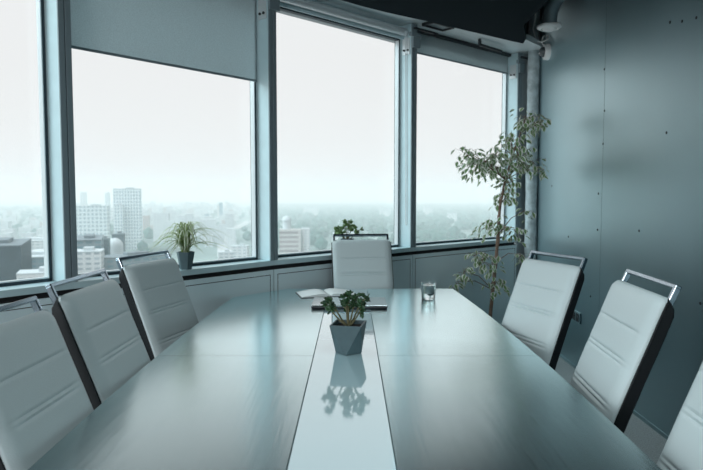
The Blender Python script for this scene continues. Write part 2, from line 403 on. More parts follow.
o = b.build('blind_rail', M['dark'], None, None, p); o.rotation_euler = (0, 0, math.atan2(t.y, t.x))
tag(o, 'slim dark metal rail under the soffit above the rightmost window', 'rail')

# ------------------------------------------------------------------ valve, dome camera, socket
r = empty('ventilation_duct', (1.585, 5.10, 2.70))
b = MB(); b.tube([(0, 0, 0.02), (0, 0, .07), (.004, -.01, .13), (.02, -.045, .19), (.045, -.11, .235), (.075, -.22, .26), (.09, -.5, .27), (.09, -1.2, .27)], .058, 22); b.build('duct', M['duct'], r, 50)
for y in (-.3, -.62, -.94):
    b = MB(); b.lathe([(.0605, 0), (.0605, .012)], (.09, y, .27), 22, Euler((R(90), 0, 0)).to_matrix()); b.build('duct_clamp', M['aluf'], r, 40)
b = MB(); b.lathe([(.061, .035), (.061, .047)], (0, 0, 0), 22); b.build('duct_clamp', M['aluf'], r, 40)
b = MB(); b.lathe([(.055, .03), (.094, .026), (.098, .016), (.094, .004), (.075, -.006), (.066, -.002), (.066, .004), (.05, .004)], (0, 0, 0), 36); b.build('valve_ring', M['white'], r, 40)
b = MB(); b.lathe([(.052, .01), (.056, 0), (.052, -.012), (.03, -.02), (.004, -.022)], (0, 0, 0), 36); b.build('valve_disc', M['white'], r, 40)
tag(r, 'dark round duct bending down from the ceiling with a white disc valve', 'duct')
r = empty('security_camera', (WX, 5.72, 2.655)); rt = Euler((0, R(-90), 0)).to_matrix()
b = MB(); b.lathe([(.072, 0), (.072, .03), (.066, .042), (.048, .045)], (0, 0, 0), 32, rt); b.build('housing', M['white'], r, 40)
b = MB(); b.lathe([(.046 * math.cos(R(k * 10)), .042 + .05 * math.sin(R(k * 10))) for k in range(9)], (0, 0, 0), 28, rt); b.build('dome', M['dome'], r, 50)
b = MB(); b.box((-.075, .0, -.002), (.03, .03, .034), bev=.006); b.build('lens_block', M['white'], r)
b = MB(); b.tube([(-.02, .05, .06), (-.05, .06, .10), (-.04, .03, .15), (-.01, -.02, .14), (-.03, -.05, .10), (-.07, -.03, .08), (-.1, .03, .10), (-.11, .06, .16), (-.13, .05, .22), (-.12, .02, .30), (-.14, -.05, .36), (-.18, -.20, .33)], .006, 8); b.build('cable', M['white'], r, 60)
tag(r, 'white round dome camera on the right wall below the duct, with a looped cable', 'camera')
r = empty('wall_socket', (WX, 4.87, .415))
b = MB(); b.box((-.006, 0, 0), (.012, .19, .086), bev=.003); b.build('cover_frame', M['wallp'], r)
for k in (-1, 1):
    b = MB(); b.box((-.0125, k * .042, 0), (.006, .062, .062), bev=.002); s_ = b.build('outlet', M['socket'], r)
    b = MB(); b.lathe([(.022, 0), (.021, .002), (.018, .001)], (-.0155, k * .042, 0), 18, rt); b.build('outlet_ring', M['dark'], s_)
tag(r, 'dark double power socket low on the right wall between two chairs', 'socket')

# ------------------------------------------------------------------ conference table
T = empty('conference_table', (-.015, 2.40, 0))
YE, WM, WE = 1.715, .735, .685
def hw(y): return WM - (WM - WE) * (y / YE) ** 2
XL, XR, ZT0, ZT1 = -.131, .117, .712, .75
def half(sx, y0, y1, inner):
    ys = [y0 + (y1 - y0) * k / 16 for k in range(17)]
    return [(inner, y0), *[(sx * hw(y), y) for y in ys], (inner, y1)]
for sx, inner in ((-1, XL - .002), (1, XR + .002)):
    for y0, y1 in ((-YE, -.0205), (-.0195, YE)):
        b = MB(); b.prism(half(sx, y0, y1, inner), ZT0, ZT1)
        bmesh.ops.bevel(b.bm, geom=[e for e in b.bm.edges if all(abs(v.co.z - ZT1) < 1e-5 for v in e.verts)], offset=.0006, segments=1, affect='EDGES')
        b.build('top_panel', M['wood'], T)
b = MB(); b.box(((XL + XR) / 2, 0, .731), (XR - XL, 2 * YE, .037), bev=.0012, seg=1); tag_o = b.build('inlay_strip', M['inlay'], T); tag_o['label'] = 'glossy pale inlay strip down the middle'
b = MB(); ys = [-YE * .985 + 2 * YE * .985 * k / 24 for k in range(25)]
b.prism([*[(hw(y) - .03, y) for y in ys], *[(-hw(y) + .03, y) for y in reversed(ys)]], .68, .7125); b.build('under_frame', M['tedge'], T)
for y in (-.8, .8):
    b = MB(); b.box((0, y, .355), (.22, .20, .65), bev=.008); b.box((0, y, .015), (.34, .44, .03), bev=.006); b.build('pedestal', M['tedge'], T)
tag(T, 'long dark wood boat-shaped conference table with a glossy pale centre strip', 'table')

# ------------------------------------------------------------------ chairs
PROF = [(.44, -.125), (.50, -.140), (.56, -.158), (.62, -.178), (.68, -.200), (.74, -.223), (.80, -.246), (.86, -.270), (.92, -.294), (.97, -.313), (1.01, -.329), (1.05, -.347)]
def prof_at(z):
    for (z0, y0), (z1, y1) in zip(PROF, PROF[1:]):
        if z <= z1 or z1 == PROF[-1][0]:
            return y0 + (y1 - y0) * (z - z0) / (z1 - z0)
def make_chair():
    r = empty('office_chair')
    NZ = 170; zs = [.445 + (1.05 - .445) * k / NZ for k in range(NZ + 1)]
    seams = [(.925, .0042), (.833, .0042), (.819, .0042), (.70, .0042), (.686, .0042), (.56, .0042)]
    def centre(z):
        y = prof_at(z); d = (prof_at(min(z + .01, 1.05)) - prof_at(max(z - .01, .44))); dz = (min(z + .01, 1.05) - max(z - .01, .44))
        tg = V((0, d, dz)).normalized(); nf = V((0, tg.z, -tg.y)); return V((0, y, z)), tg, nf
    HWD = .212
    rings = []
    for k, z in enumerate(zs):
        c, tg, nf = centre(z)
        dsp = -sum(.0050 * math.exp(-((z - sz) / w) ** 2) for sz, w in seams)
        top = max(0, (z - 1.015) / .035); bot = max(0, (.465 - z) / .02)
        rnd = 1 - math.sqrt(max(0, 1 - min(1, max(top, bot)) ** 2)) if max(top, bot) > 0 else 0
        th = .028; fr = -.022 * rnd
        h = HWD - .006 * rnd
        if top > 0: h -= .012 * rnd
        ring = []
        for j in range(17):
            u = -1 + 2 * j / 16
            x = u * (h - .004); e = max(0, (abs(u) - .86) / .14); e2 = min(1, max(0, (abs(u) - .6) / .35))
            w = fr + dsp * (1 - e2) + .004 * (1 - u * u) - .012 * e ** 2
            ring.append(c + V((x, 0, 0)) + nf * w)
        for x, w in ((h, -.018), (h, -th), (-h, -th), (-h, -.018)): ring.append(c + V((x, 0, 0)) + nf * min(w, fr - .0))
        rings.append(ring)
    b = MB(); b.loft(rings); b.build('backrest', M['leather'], r, 50)
    # black shell behind
    rings = []
    for k in range(31):
        z = .44 + (1.047 - .44) * k / 30; c, tg, nf = centre(min(z, 1.05)); tp = max(0, (z - .99) / .057)
        dk = .026 + .038 * (1 - .8 * tp ** 3); h = .216 - .012 * tp ** 4
        rings.append([c + V((x, 0, 0)) + nf * -w for x, w in ((-h, .0262), (-h, dk - .005), (-h + .005, dk), (h - .005, dk), (h, dk - .005), (h, .0262))])
    b = MB(); b.loft(rings); b.build('back_shell', M['shell'], r, 40)
    # piping along both edges
    for sx in (-1, 1):
        b = MB(); b.tube([centre(z)[0] + V((sx * .2135, 0, 0)) + centre(z)[2] * -.0265 for z in [.45 + .585 * k / 20 for k in range(21)]], .0035, 6)
        b.build('piping', M['shell'], r, 60)
    # chrome grab handle standing over the top edge
    c, tg, nf = centre(1.03); k0 = c - nf * .040
    pa = [k0 + V((-.196, 0, 0)) - tg * .06, k0 + V((-.196, 0, 0)) + tg * .062, k0 + V((.196, 0, 0)) + tg * .062, k0 + V((.196, 0, 0)) - tg * .06]
    b = MB(); b.bar(pa[0], pa[1], .0145, .021, up=nf, bev=.003); b.bar(pa[3], pa[2], .0145, .021, up=nf, bev=.003)
    b.bar(pa[1] - V((.006, 0, 0)), pa[2] + V((.006, 0, 0)), .0145, .021, up=nf, bev=.003)
    o = b.build('handle', M['chrome'], r); o['label'] = 'chrome grab handle'
    # seat
    b = MB(); rings = []
    for k in range(25):
        y = -.125 + .47 * k / 24; e = max(0, (k - 20) / 4); zt = .465 + .02 * math.sin(math.pi * min(1, k / 22)) - .045 * e ** 2; zb = .40 + .02 * e
        ds = .006 * (math.exp(-((k - 8) / .8) ** 2) + math.exp(-((k - 16) / .8) ** 2))
        rings.append([V((-.205, y, zb)), V((-.215, y, zb + .03)), *[V((-.205 + .41 * j / 10, y, zt - ds + .006 * (1 - (j / 5 - 1) ** 2) - (.012 if j in (0, 10) else 0))) for j in range(11)], V((.215, y, zb + .03)), V((.205, y, zb))])
    b.loft(rings); b.build('seat', M['leather'], r, 50)
    b = MB(); b.box((0, .10, .388), (.40, .42, .022), bev=.006); b.build('seat_shell', M['shell'], r)
    # chrome cantilever legs
    for sx in (-1, 1):
        x = sx * .20; b = MB()
        P = [(x, -.12, .37), (x, .27, .37), (x, .30, .34), (x, .30, .04), (x, .27, .014), (x, -.20, .014)]
        for p, q in zip(P, P[1:]): b.bar(p, q, .024, .024, up=(1, 0, 0), bev=.004)
        b.build('leg', M['chrome'], r)
    b = MB(); b.bar((-.20, -.19, .014), (.20, -.19, .014), .024, .024, bev=.004); b.build('crossbar', M['chrome'], r)
    return r
proto = make_chair()
chairs = [  # centre of the top front edge, facing direction, scale, label
    ((-.888, 1.62), (1, -.035), (1, 1, .995), 'nearest pale leather office chair on the left of the table, cut by the left edge'),
    ((-.893, 2.15), (1, -.02), (1.03, 1, 1.012), 'middle of the three grey leather office chairs on the left of the table'),
    ((-.966, 3.03), (.96, -.28), (1.0, 1, 1.004), 'grey leather office chair on the left of the table, below the spider plant'),
    ((.070, 4.275), (.123, -.992), (.955, 1, 1.020), 'pale leather office chair at the far head of the table, facing the camera'),
    ((.928, 2.935), (-.93, -.355), (.95, 1, 1.012), 'pale leather office chair on the right of the table, nearest to the tall plant'),
    ((.958, 2.10), (-.998, .07), (1.02, 1, 1.016), 'middle of the three pale leather office chairs on the right of the table'),
    ((.93, 1.385), (-1, .05), (1, 1, .997), 'nearest pale leather office chair on the right, mostly cut by the right edge')]
for k, (tp, fd, sc, lab) in enumerate(chairs):
    o = proto if k == 0 else copy_tree(proto)
    f = V(fd).normalized(); o.location = (tp[0] + f.x * .347, tp[1] + f.y * .347, 0)
    o.rotation_euler = (0, 0, math.atan2(f.y, f.x) - math.pi / 2); o.scale = sc
    tag(o, lab, 'chair', 'pale leather office chairs around the table')

# ------------------------------------------------------------------ things on the table
def paddle(mb, p, d, L, w, mi=0):
    """thick spoon-shaped succulent leaf"""
    d = V(d).normalized(); x = d.cross(V((random.uniform(-1, 1), random.uniform(-1, 1), random.uniform(-1, 1)))).normalized(); y = d.cross(x)
    rings = []
    for t, a_ in ((0, .18), (.2, .45), (.45, .85), (.7, 1), (.88, .75), (1, .18)):
        rings.append([V(p) + d * (L * t) + x * (math.cos(k * math.pi / 3) * w * a_) + y * (math.sin(k * math.pi / 3) * w * a_ * .38) for k in range(6)])
    mb.loft(rings, True, True, mi)
def succulent(root, base, scale, lm, lean=(0, 0), n=7, lw=.008):
    st = MB(); lf = MB(); base = V(base)
    for k in range(n):
        az = 2 * math.pi * k / n + random.uniform(-.3, .3); sp = random.uniform(.45, .68) if k % 3 else random.uniform(.05, .2)
        P_ = [base + V((.004 * math.cos(az), .004 * math.sin(az), 0))]
        tip = V((math.cos(az) * sp, math.sin(az) * sp * .8, random.uniform(.72, 1.0) - .35 * sp)) * scale
        for t in (.35, .7, 1): P_.append(base + V((tip.x * t ** .8, tip.y * t ** .8, tip.z * t ** 1.15)))
        st.tube(P_, [.0045, .0035, .003, .002], 7)
        tips = [(P_[-1], (P_[-1] - P_[-2]).normalized())]
        for q in range(4):
            s0 = P_[2] if q % 2 else P_[3]; d = V((math.cos(az + random.uniform(-1.4, 1.4)), math.sin(az + random.uniform(-1.4, 1.4)), random.uniform(.2, 1.1))).normalized()
            e_ = s0 + d * scale * random.uniform(.16, .30); st.tube([s0, e_], [.0025, .0018], 6); tips.append((e_, d))
        for e_, d in tips:
            for q in range(11):
                dd = (d * .75 + V((random.gauss(0, .7), random.gauss(0, .7), random.gauss(.15, .6)))).normalized()
                paddle(lf, e_ - d * random.uniform(0, scale * .14), dd, scale * random.uniform(.11, .17), lw * random.uniform(.8, 1.15))
    st.build('stem', M['stem'], root, 60); lf.build('foliage', lm, root, 60)
# faceted pot: square rim turned against a square foot
PX, PY = -.012, 2.43
r = empty('potted_succulent', (PX, PY, .75), R(-11))
hr, hb, H_ = .0625, .052, .118
b = MB(); rim = [V((-hr, -hr, H_)), V((hr, -hr, H_)), V((hr, hr, H_)), V((-hr, hr, H_))]
foot = [V((0, -hb, 0)), V((hb, 0, 0)), V((0, hb, 0)), V((-hb, 0, 0))]
ri = [V((v.x * .90, v.y * .90, H_)) for v in rim]; rd = [V((v.x * .86, v.y * .86, H_ - .02)) for v in rim]
bm = b.bm; vr = [bm.verts.new(v) for v in rim]; vf = [bm.verts.new(v) for v in foot]; vi = [bm.verts.new(v) for v in ri]; vd = [bm.verts.new(v) for v in rd]
for k in range(4):
    n_ = (k + 1) % 4
    bm.faces.new((vr[k], vr[n_], vf[k])); bm.faces.new((vf[k], vr[n_], vf[n_]))
    bm.faces.new((vr[k], vr[n_], vi[n_], vi[k])); bm.faces.new((vi[k], vi[n_], vd[n_], vd[k]))
bm.faces.new(vf); bm.faces.new(vd)
b.build('pot', M['pot'], r)
b = MB(); b.box((0, 0, H_ - .0175), (hr * 1.70, hr * 1.70, .006)); b.build('soil', M['soil'], r)
succulent(r, (0, 0, H_ - .014), .13, M['jade'], n=8, lw=.0058)
tag(r, 'small dark green succulent in a faceted blue-grey pot on the table centre strip', 'potted plant')

# closed laptop
r = empty('laptop', (-.012, 3.50, .75))
b = MB(); b.box((0, 0, .0085), (.415, .27, .012), bev=.005); b.build('base', M['lapdark'], r)
b = MB(); b.box((0, 0, .0185), (.417, .272, .0075), bev=.0035); b.build('lid', M['laptop'], r)
b = MB(); b.tube([(-.15, .134, .014), (.15, .134, .014)], .0055, 12); b.build('hinge', M['lapdark'], r)
for sx in (-1, 1):
    for sy in (-1, 1):
        b = MB(); b.lathe([(.009, 0), (.009, .003)], (sx * .17, sy * .1, 0), 12); b.build('rubber_foot', M['lapdark'], r)
tag(r, 'closed silver laptop lying on the table beyond the succulent', 'laptop')

# open notebook
r = empty('open_notebook', (-.155, 3.875, .75), R(14))
b = MB(); b.box((0, 0, .002), (.36, .23, .004), bev=.0015); b.build('cover', M['cover'], r)
for sx in (-1, 1):
    rings = []
    for k in range(13):
        t = k / 12; x = sx * (.002 + .172 * t); z = .006 + .014 * math.sin(math.pi * min(1, t * 1.15 + .05)) ** .8 * (1 - .35 * t) if t < 1 else .006
        z = .006 + .016 * (math.sin(math.pi * (t ** .6)) * .8 + .18 * (1 - t))
        rings.append([V((x, -.108, .0041)), V((x, .108, .0041)), V((x, .108, z)), V((x, -.108, z))])
    b = MB(); b.loft(rings); b.build('page_block', M['paper'], r, 40)
b = MB(); b.tube([(0, -.108, .0062), (0, .108, .0062)], .0022, 8); b.build('spine', M['cover'], r)
tag(r, 'open notebook with blank white pages lying at the far end of the table', 'notebook')

# tumbler of water
r = empty('water_glass', (.459, 3.70, .75))
b = MB(); b.lathe([(.002, 0), (.036, 0), (.040, .003), (.0465, .100), (.0465, .1015), (.0445, .1015), (.0443, .100), (.0375, .016), (.035, .0125), (.002, .012)], (0, 0, 0), 40); b.build('tumbler', M['glass'], r, 50)
b = MB(); b.lathe([(.002, .0117), (.0353, .0122), (.0379, .0158), (.0433, .084), (.002, .084)], (0, 0, 0), 40); b.build('water', M['water'], r, 50)
tag(r, 'clear tumbler three quarters full of water on the far right of the table', 'glass')

# ------------------------------------------------------------------ plants on the sill
r = empty('potted_jade_plant', (-.03, 4.545, ZS), R(20))
b = MB(); b.lathe([(.036, 0), (.052, .10), (.053, .105), (.047, .105), (.044, .09)], (0, 0, 0), 6); b.build('pot', M['pot'], r)
b = MB(); b.lathe([(.042, .085), (.044, .092)], (0, 0, 0), 6); b.build('soil', M['soil'], r)
succulent(r, (0, 0, .09), .135, M['jade2'], n=6, lw=.0085)
tag(r, 'small light green succulent on the window sill behind the far head chair', 'potted plant')

def strap(mb, base, az, L, rise, w, mi0, mi1):
    """arching strap leaf with a pale centre stripe and green edges"""
    N = 9; d = V((math.cos(az), math.sin(az), 0)); s = V((-d.y, d.x, 0)); ctr = []
    for k in range(N):
        t = k / (N - 1); ctr.append(V(base) + d * (L * (t * .9) * (.35 + .65 * t)) + V((0, 0, rise * (1.9 * t - 1.75 * t ** 2.2))))
    for k in range(N - 1):
        for (u0, u1, mi) in ((-1, -.4, mi1), (-.4, .4, mi0), (.4, 1, mi1)):
            w0 = w * (1 - (k / (N - 1)) ** 2.2); w1 = w * (1 - ((k + 1) / (N - 1)) ** 2.2)
            f = lambda p, u, ww: p + s * (u * ww) + V((0, 0, abs(u) * ww * .5))
            mb.face([f(ctr[k], u0, w0), f(ctr[k], u1, w0), f(ctr[k + 1], u1, w1), f(ctr[k + 1], u0, w1)], mi)
r = empty('spider_plant', (-.945, 3.545, ZS))
b = MB(); b.lathe([(.034, 0), (.050, .085), (.052, .10), (.047, .10), (.044, .08)], (0, 0, 0), 6); b.build('pot', M['pot'], r)
b = MB(); b.lathe([(.042, .075), (.044, .084)], (0, 0, 0), 6); b.build('soil', M['soil'], r)
b = MB()
for k in range(85):
    az = random.uniform(0, 2 * math.pi); L = random.uniform(.18, .36); ri_ = random.uniform(.10, .26) if k % 3 else random.uniform(.24, .34)
    if k % 3 == 0: L *= .6
    # keep leaves off the glass: shorten the ones that lean outwards
    if V((math.cos(az), math.sin(az))).dot(V((-.72, .69))) >.15: L *= .33
    strap(b, (random.uniform(-.015, .015), random.uniform(-.015, .015), .083), az, L, ri_, random.uniform(.006, .010), 1, 0)
b.build('foliage', [M['spider'], M['leafc']], r, 60)
tag(r, 'spider plant with arching striped leaves in a grey pot on the window sill', 'potted plant')

# ------------------------------------------------------------------ tall ficus in the corner
r = empty('potted_ficus', (1.13, 5.13, 0)); base = r.location.copy()
b = MB(); b.lathe([(.10, 0), (.125, .22), (.13, .24), (.118, .24), (.112, .21)], (0, 0, 0), 28); b.build('pot', M['pot'], r, 40)
b = MB(); b.lathe([(.11, .195), (.113, .212), (.004, .216)], (0, 0, 0), 28); b.build('soil', M['soil'], r)
trunk = [(0, 0, .2), (.03, .05, .34), (.055, .07, .575), (.078, .07, .811), (.09, .07, 1.037), (.105, .07, 1.287), (.143, .06, 1.494), (.195, .05, 1.70), (.25, .04, 1.86), (.28, .03, 1.95)]
b = MB(); b.tube(trunk, [.016, .015, .0145, .014, .013, .012, .010, .008, .006, .004], 12)
b.tube([(.012, .01, .2), (.05, .06, .5), (.062, .085, .75), (.10, .055, 1.0), (.09, .09, 1.2)], [.01, .009, .008, .007, .004], 8)
tw = b
clusters = [(1.43, 5.16, 1.985, .11, 26), (1.49, 5.12, 1.93, .085, 18), (1.31, 5.18, 1.80, .13, 30), (1.36, 5.12, 1.68, .13, 30), (1.19, 5.2, 1.70, .10, 22), (1.07, 5.14, 1.63, .13, 34), (.94, 5.10, 1.69, .09, 17), (.99, 5.1, 1.60, .10, 17), (1.19, 5.16, 1.57, .12, 30),
            (1.42, 5.2, 1.62, .10, 17), (1.49, 5.16, 1.63, .07, 10), (1.555, 5.14, 1.555, .05, 7), (1.30, 5.14, 1.47, .09, 16), (1.22, 5.22, 1.35, .07, 9), (1.33, 5.2, 1.33, .06, 8), (1.10, 5.14, 1.10, .085, 14), (1.35, 5.16, 1.08, .09, 16), (1.20, 5.10, 1.13, .07, 9), (1.06, 5.04, .83, .09, 14),
            (.90, 4.98, .74, .07, 12), (.84, 4.96, .66, .05, 8), (.98, 5.0, .88, .07, 11), (1.15, 5.08, .80, .085, 14), (1.22, 5.08, .64, .08, 12), (1.40, 5.16, .86, .06, 8), (1.13, 5.06, .62, .07, 8), (1.44, 5.2, 1.22, .05, 6)]
lv = MB()
def leaf(mb, p, d, L, w):
    d = V(d).normalized(); s = d.cross(V((0, 0, 1)));
    if s.length < .05: s = V((1, 0, 0))
    s.normalize(); s = (s + V((random.gauss(0, .5), random.gauss(0, .5), random.gauss(0, .35)))).normalized(); s = (s - d * s.dot(d)).normalized(); n = s.cross(d); p = V(p)
    prof = [(0, .05), (.22, .75), (.45, 1), (.7, .7), (.9, .22), (1.0, .02)]
    mid = [p + d * (L * t) - n * (.12 * L * t * t) for t, _ in prof]
    for k in range(len(prof) - 1):
        for sg in (-1, 1):
            for (u0, u1, mi) in ((0, .52, 0), (.52, 1, 1)):
                g = lambda kk, u: mid[kk] + s * (sg * u * w * prof[kk][1]) + n * (u * w * prof[kk][1] * .25)
                mb.face([g(k, u0), g(k, u1), g(k + 1, u1), g(k + 1, u0)], mi)
for (cx, cy, cz, rad, n_) in clusters:
    c = V((cx, cy, cz)) - base
    near = min(trunk, key=lambda q: (V(q) - c).length + max(0, q[2] - c.z) * 1.5); near = V(near)
    mid = (near + c) / 2 + V((0, 0, .05)); tw.tube([near, mid, c + V((0, 0, .02))], [.0045, .0035, .002], 6)
    for k in range(int(n_ * 1.6)):
        v = V((random.gauss(0, 1), random.gauss(0, 1), random.gauss(0, 1))).normalized() * rad * random.uniform(.3, 1.3)
        e_ = c + v; a0 = c + v * .45 + V((0, 0, .015))
        if k % 2: tw.tube([c, a0, e_ + V((0, 0, .008))], [.0016, .0014, .001], 4)
        if (e_ + base).x > WX - .09: e_.x = WX - .09 - base.x
        d = V((v.x * .6 + random.gauss(0, .03), v.y * .6 + random.gauss(0, .03), -rad * random.uniform(.15, .9)))
        leaf(lv, e_, d, random.uniform(.044, .066), random.uniform(.017, .026))
tw.build('trunk', M['bark'], r, 60); lv.build('foliage', [M['leafg'], M['leafc']], r)
tag(r, 'tall slender ficus with variegated leaves standing in the window corner', 'potted plant')

# ------------------------------------------------------------------ the city far below
G = -85.0
mw = dict(
    pale=grid_mat('pale_block', (.60, .62, .63), (.3, .35, .38), 5, 3.2, .3),
    warm=grid_mat('brick_block', (.42, .34, .31), (.25, .25, .27), 5, 3.2, .3),
    grey=grid_mat('grey_block', (.22, .27, .3), (.12, .2, .23), 6, 3.4, .3),
    tower=grid_mat('tower_facade', (.70, .75, .77), (.20, .28, .33), 4.2, 5.2, .22),
    slab=grid_mat('slab_facade', (.62, .68, .70), (.20, .28, .32), 5.5, 5.6, .24),
    blue=grid_mat('blue_glass_block', (.18, .27, .33), (.10, .18, .24), 4, 3.4, .2),
    stripe=grid_mat('striped_hotel', (.5, .48, .47), (.24, .2, .21), 60, 5.5, .28),
)
roofw = mat('pale_roof', (.46, .5, .52), .7); roofg = mat('grey_roof', (.15, .18, .2), .8, noise=.2, nscale=.1); dkw = mat('dark_cladding', (.055, .08, .095), .6, noise=.15, nscale=.2)
ground = mat('city_ground', (.13, .175, .165), .95, noise=.65, nscale=.008)
roadm = mat('pale_road', (.42, .43, .43), .9)
tree_m = mat('woodland_green', (.03, .075, .062), .9, noise=.5, nscale=.02)
b = MB(); b.prism([(-9000, 200), (9000, 200), (9000, 12000), (-9000, 12000)], G - 2, G); struct(b.build('ground', ground))
def block(k, D, w, dep, ztop, mt, rz=0.0, roof=None, name='apartment_block', par=None, z0=G, parts=True):
    """k = sideways slope X / Y, D = distance; box building with a parapet and a roof hut"""
    b = MB(); h = ztop - z0
    b.box((0, 0, h / 2), (w, dep, h))
    o = b.build(name, mt, None, None, (k * D, D, z0)); o.rotation_euler = (0, 0, rz)
    if parts:
        b = MB(); b.box((w * .1, 0, h + 1.2), (w * .3, dep * .45, 2.6)); b.box((0, 0, h + .15), (w * 1.02, dep * 1.02, .7)); b.build('roof', roof or roofw, o)
    return o
zy = lambda y, D: 1.37 + (195 - y) / 625 * D
kx = lambda x: (x - 351.5) / 625
# tower and slab beside it
o = block(kx(128), 1000, 40, 26, zy(189, 1000), mw['tower'], R(14), name='office_tower'); tag(o, 'tallest white gridded tower in the city seen through the second window', 'building')
o = block(kx(119), 985, 14, 22, zy(205, 985), mw['tower'], R(14), name='office_tower'); tag(o, 'lower white gridded wing standing against the left of the tallest tower', 'building')
o = block(kx(93), 900, 42, 20, zy(206, 900), mw['slab'], R(10), name='office_slab'); tag(o, 'broad white gridded office slab left of the tallest tower', 'building')
o = block(kx(108), 1800, 12, 12, zy(193, 1800), mw['slab'], R(8), name='office_tower'); tag(o, 'thin hazy white tower rising behind the office slab', 'building')
o = block(kx(84), 1900, 16, 14, zy(192, 1900), mw['pale'], R(8), name='office_tower', parts=False); tag(o, 'faint hazy tower on the skyline near the left edge of the second window', 'building')
# near roofs
o = block(kx(-6), 380, 34, 60, zy(243, 380), dkw, R(22), roofg, 'industrial_building'); tag(o, 'large dark blue-grey building at the bottom of the leftmost window', 'building')
o = block(kx(34), 470, 36, 60, zy(254, 470), mw['grey'], R(18), roofw, 'industrial_building'); tag(o, 'low building with a pale flat roof at the bottom of the leftmost window', 'building')
o = block(kx(40), 330, 22, 18, zy(272, 330), mw['pale'], R(22), roofw, 'industrial_building'); tag(o, 'small pale terrace roof lowest in the leftmost window', 'building')
o = block(kx(30), 640, 70, 40, zy(240, 640), mw['pale'], R(10), roofw, 'industrial_building'); tag(o, 'wide pale roofed hall in the leftmost window above the nearer roofs', 'building')
o = block(kx(86), 470, 22, 60, zy(238, 470), mw['grey'], R(20), roofg, 'industrial_building'); tag(o, 'low grey roofed building below the office slab, beside the window post', 'building')
o = block(kx(118), 560, 10, 12, zy(234, 560), dkw, R(14), roofg, 'plant_tower'); tag(o, 'right one of two dark cube towers below the tallest tower', 'building')
o = block(kx(104), 520, 7.5, 10, zy(239, 520), dkw, R(14), roofg, 'plant_tower'); tag(o, 'left one of two dark cube towers below the office slab', 'building')
o = block(kx(85), 400, 20, 20, zy(251, 400), mw['pale'], R(16), roofw, 'industrial_building'); tag(o, 'pale low building just above the left chairs in the second window', 'building')
o = block(kx(128), 430, 52, 22, zy(256, 430), mw['grey'], R(38), roofg, 'industrial_building'); tag(o, 'long grey building slanting behind the left chairs in the second window', 'building')
b = MB(); b.lathe([(7 * math.cos(R(k * 10)), 7 * math.sin(R(k * 10))) for k in range(9)], (0, 0, 0), 20); b.lathe([(7, -45), (7, 0)], (0, 0, 0), 20)
o = b.build('storage_dome', roofw, None, 50, (kx(112) * 540, 545, zy(243, 545))); o.location.z = zy(246, 545); tag(o, 'white domed silo between the two dark cube towers', 'building')
# domed building in the middle window
D = 760; bt = empty('domed_building', (kx(290) * D, D, G), R(6)); h = zy(229, D) - G
b = MB(); b.box((0, 0, h / 2), (26, 22, h)); b.build('walls', mw['stripe'], bt)
b = MB(); b.box((19, 4, h / 2 + .5), (10, 20, h + 1)); b.build('side_wing', mw['pale'], bt)
b = MB(); b.lathe([(5, h), (5, h + 10)], (-4, 0, 0), 24); b.build('drum', roofw, bt, 40)
b = MB(); b.lathe([(6 * math.cos(R(k * 10)), h + 10 + 6 * math.sin(R(k * 10))) for k in range(9)], (-4, 0, 0), 24); b.build('dome', roofw, bt, 50)
tag(bt, 'pale building topped by a white dome at the lower left of the middle window', 'building')
# two slim blue towers among the far blocks
for x, y0, D, lab in ((221, 203, 1900, 'hazy blue glass tower right of the far white blocks in the second window'), (207, 214, 1500, 'small bluish tower left of the boulevard in the second window')):
    o = block(kx(x), D, 11, 12, zy(y0, D), mw['blue'], R(12), name='office_tower'); tag(o, lab, 'building')
for x, y0, D, w, lab in ((385, 208, 2300, 40, 'pale block among the trees near the right edge of the middle window'), (428, 205, 2600, 34, 'pale block among the trees at the left of the rightmost window'), (311, 207, 2500, 60, 'long pale block above the trees in the middle window'), (452, 213, 1900, 30, 'low pale block amid the woodland behind the ficus leaves'), (345, 232, 1150, 44, 'low white hall at the edge of the woodland in the middle window'), (240, 246, 640, 16, 'white building at the lower right corner of the second window'), (225, 252, 600, 14, 'pale low house beside the boulevard at the bottom of the second window')):
    o = block(kx(x), D, w, 16, zy(y0, D), mw['pale'], R(random.uniform(-10, 20))); tag(o, lab, 'building')
# many anonymous blocks
taken = []
def scatter(n, x0, x1, D0, D1, hmin, hmax, mats, lab, grp, w0=11, w1=30):
    c = 0; tries = 0
    while c < n and tries < 6000:
        tries += 1; D = D0 * (D1 / D0) ** random.random(); k = kx(random.uniform(x0, x1)); w = random.uniform(w0, w1)
        if any((k * D - X) ** 2 + (D - Y) ** 2 < (w * .5 + W * .5 + 16) ** 2 for X, Y, W in taken): continue
        px = 351.5 + 625 * k
        if 70 < px < 152 and D < 1120: continue
        taken.append((k * D, D, w)); c += 1
        o = block(k, D, w, random.uniform(11, 17), G + random.uniform(hmin, hmax), mw[random.choice(mats)], R(random.choice((8, 12, 98, 15, 102))) , parts=False)
        tag(o, lab, 'building', grp)
scatter(80, -60, 66, 720, 2800, 12, 32, ['pale', 'pale', 'pale', 'warm'], 'hazy apartment block in the city beyond the leftmost window', 'apartment blocks beyond the leftmost window')
scatter(130, 128, 240, 1000, 3600, 16, 56, ['pale', 'pale', 'pale', 'pale', 'warm'], 'hazy pale apartment block right of the tallest tower beyond the second window', 'apartment blocks right of the tallest tower')
scatter(24, 70, 128, 1250, 3000, 20, 56, ['pale', 'pale'], 'hazy apartment block behind the tallest tower and office slab', 'apartment blocks behind the office slab', 14, 30)
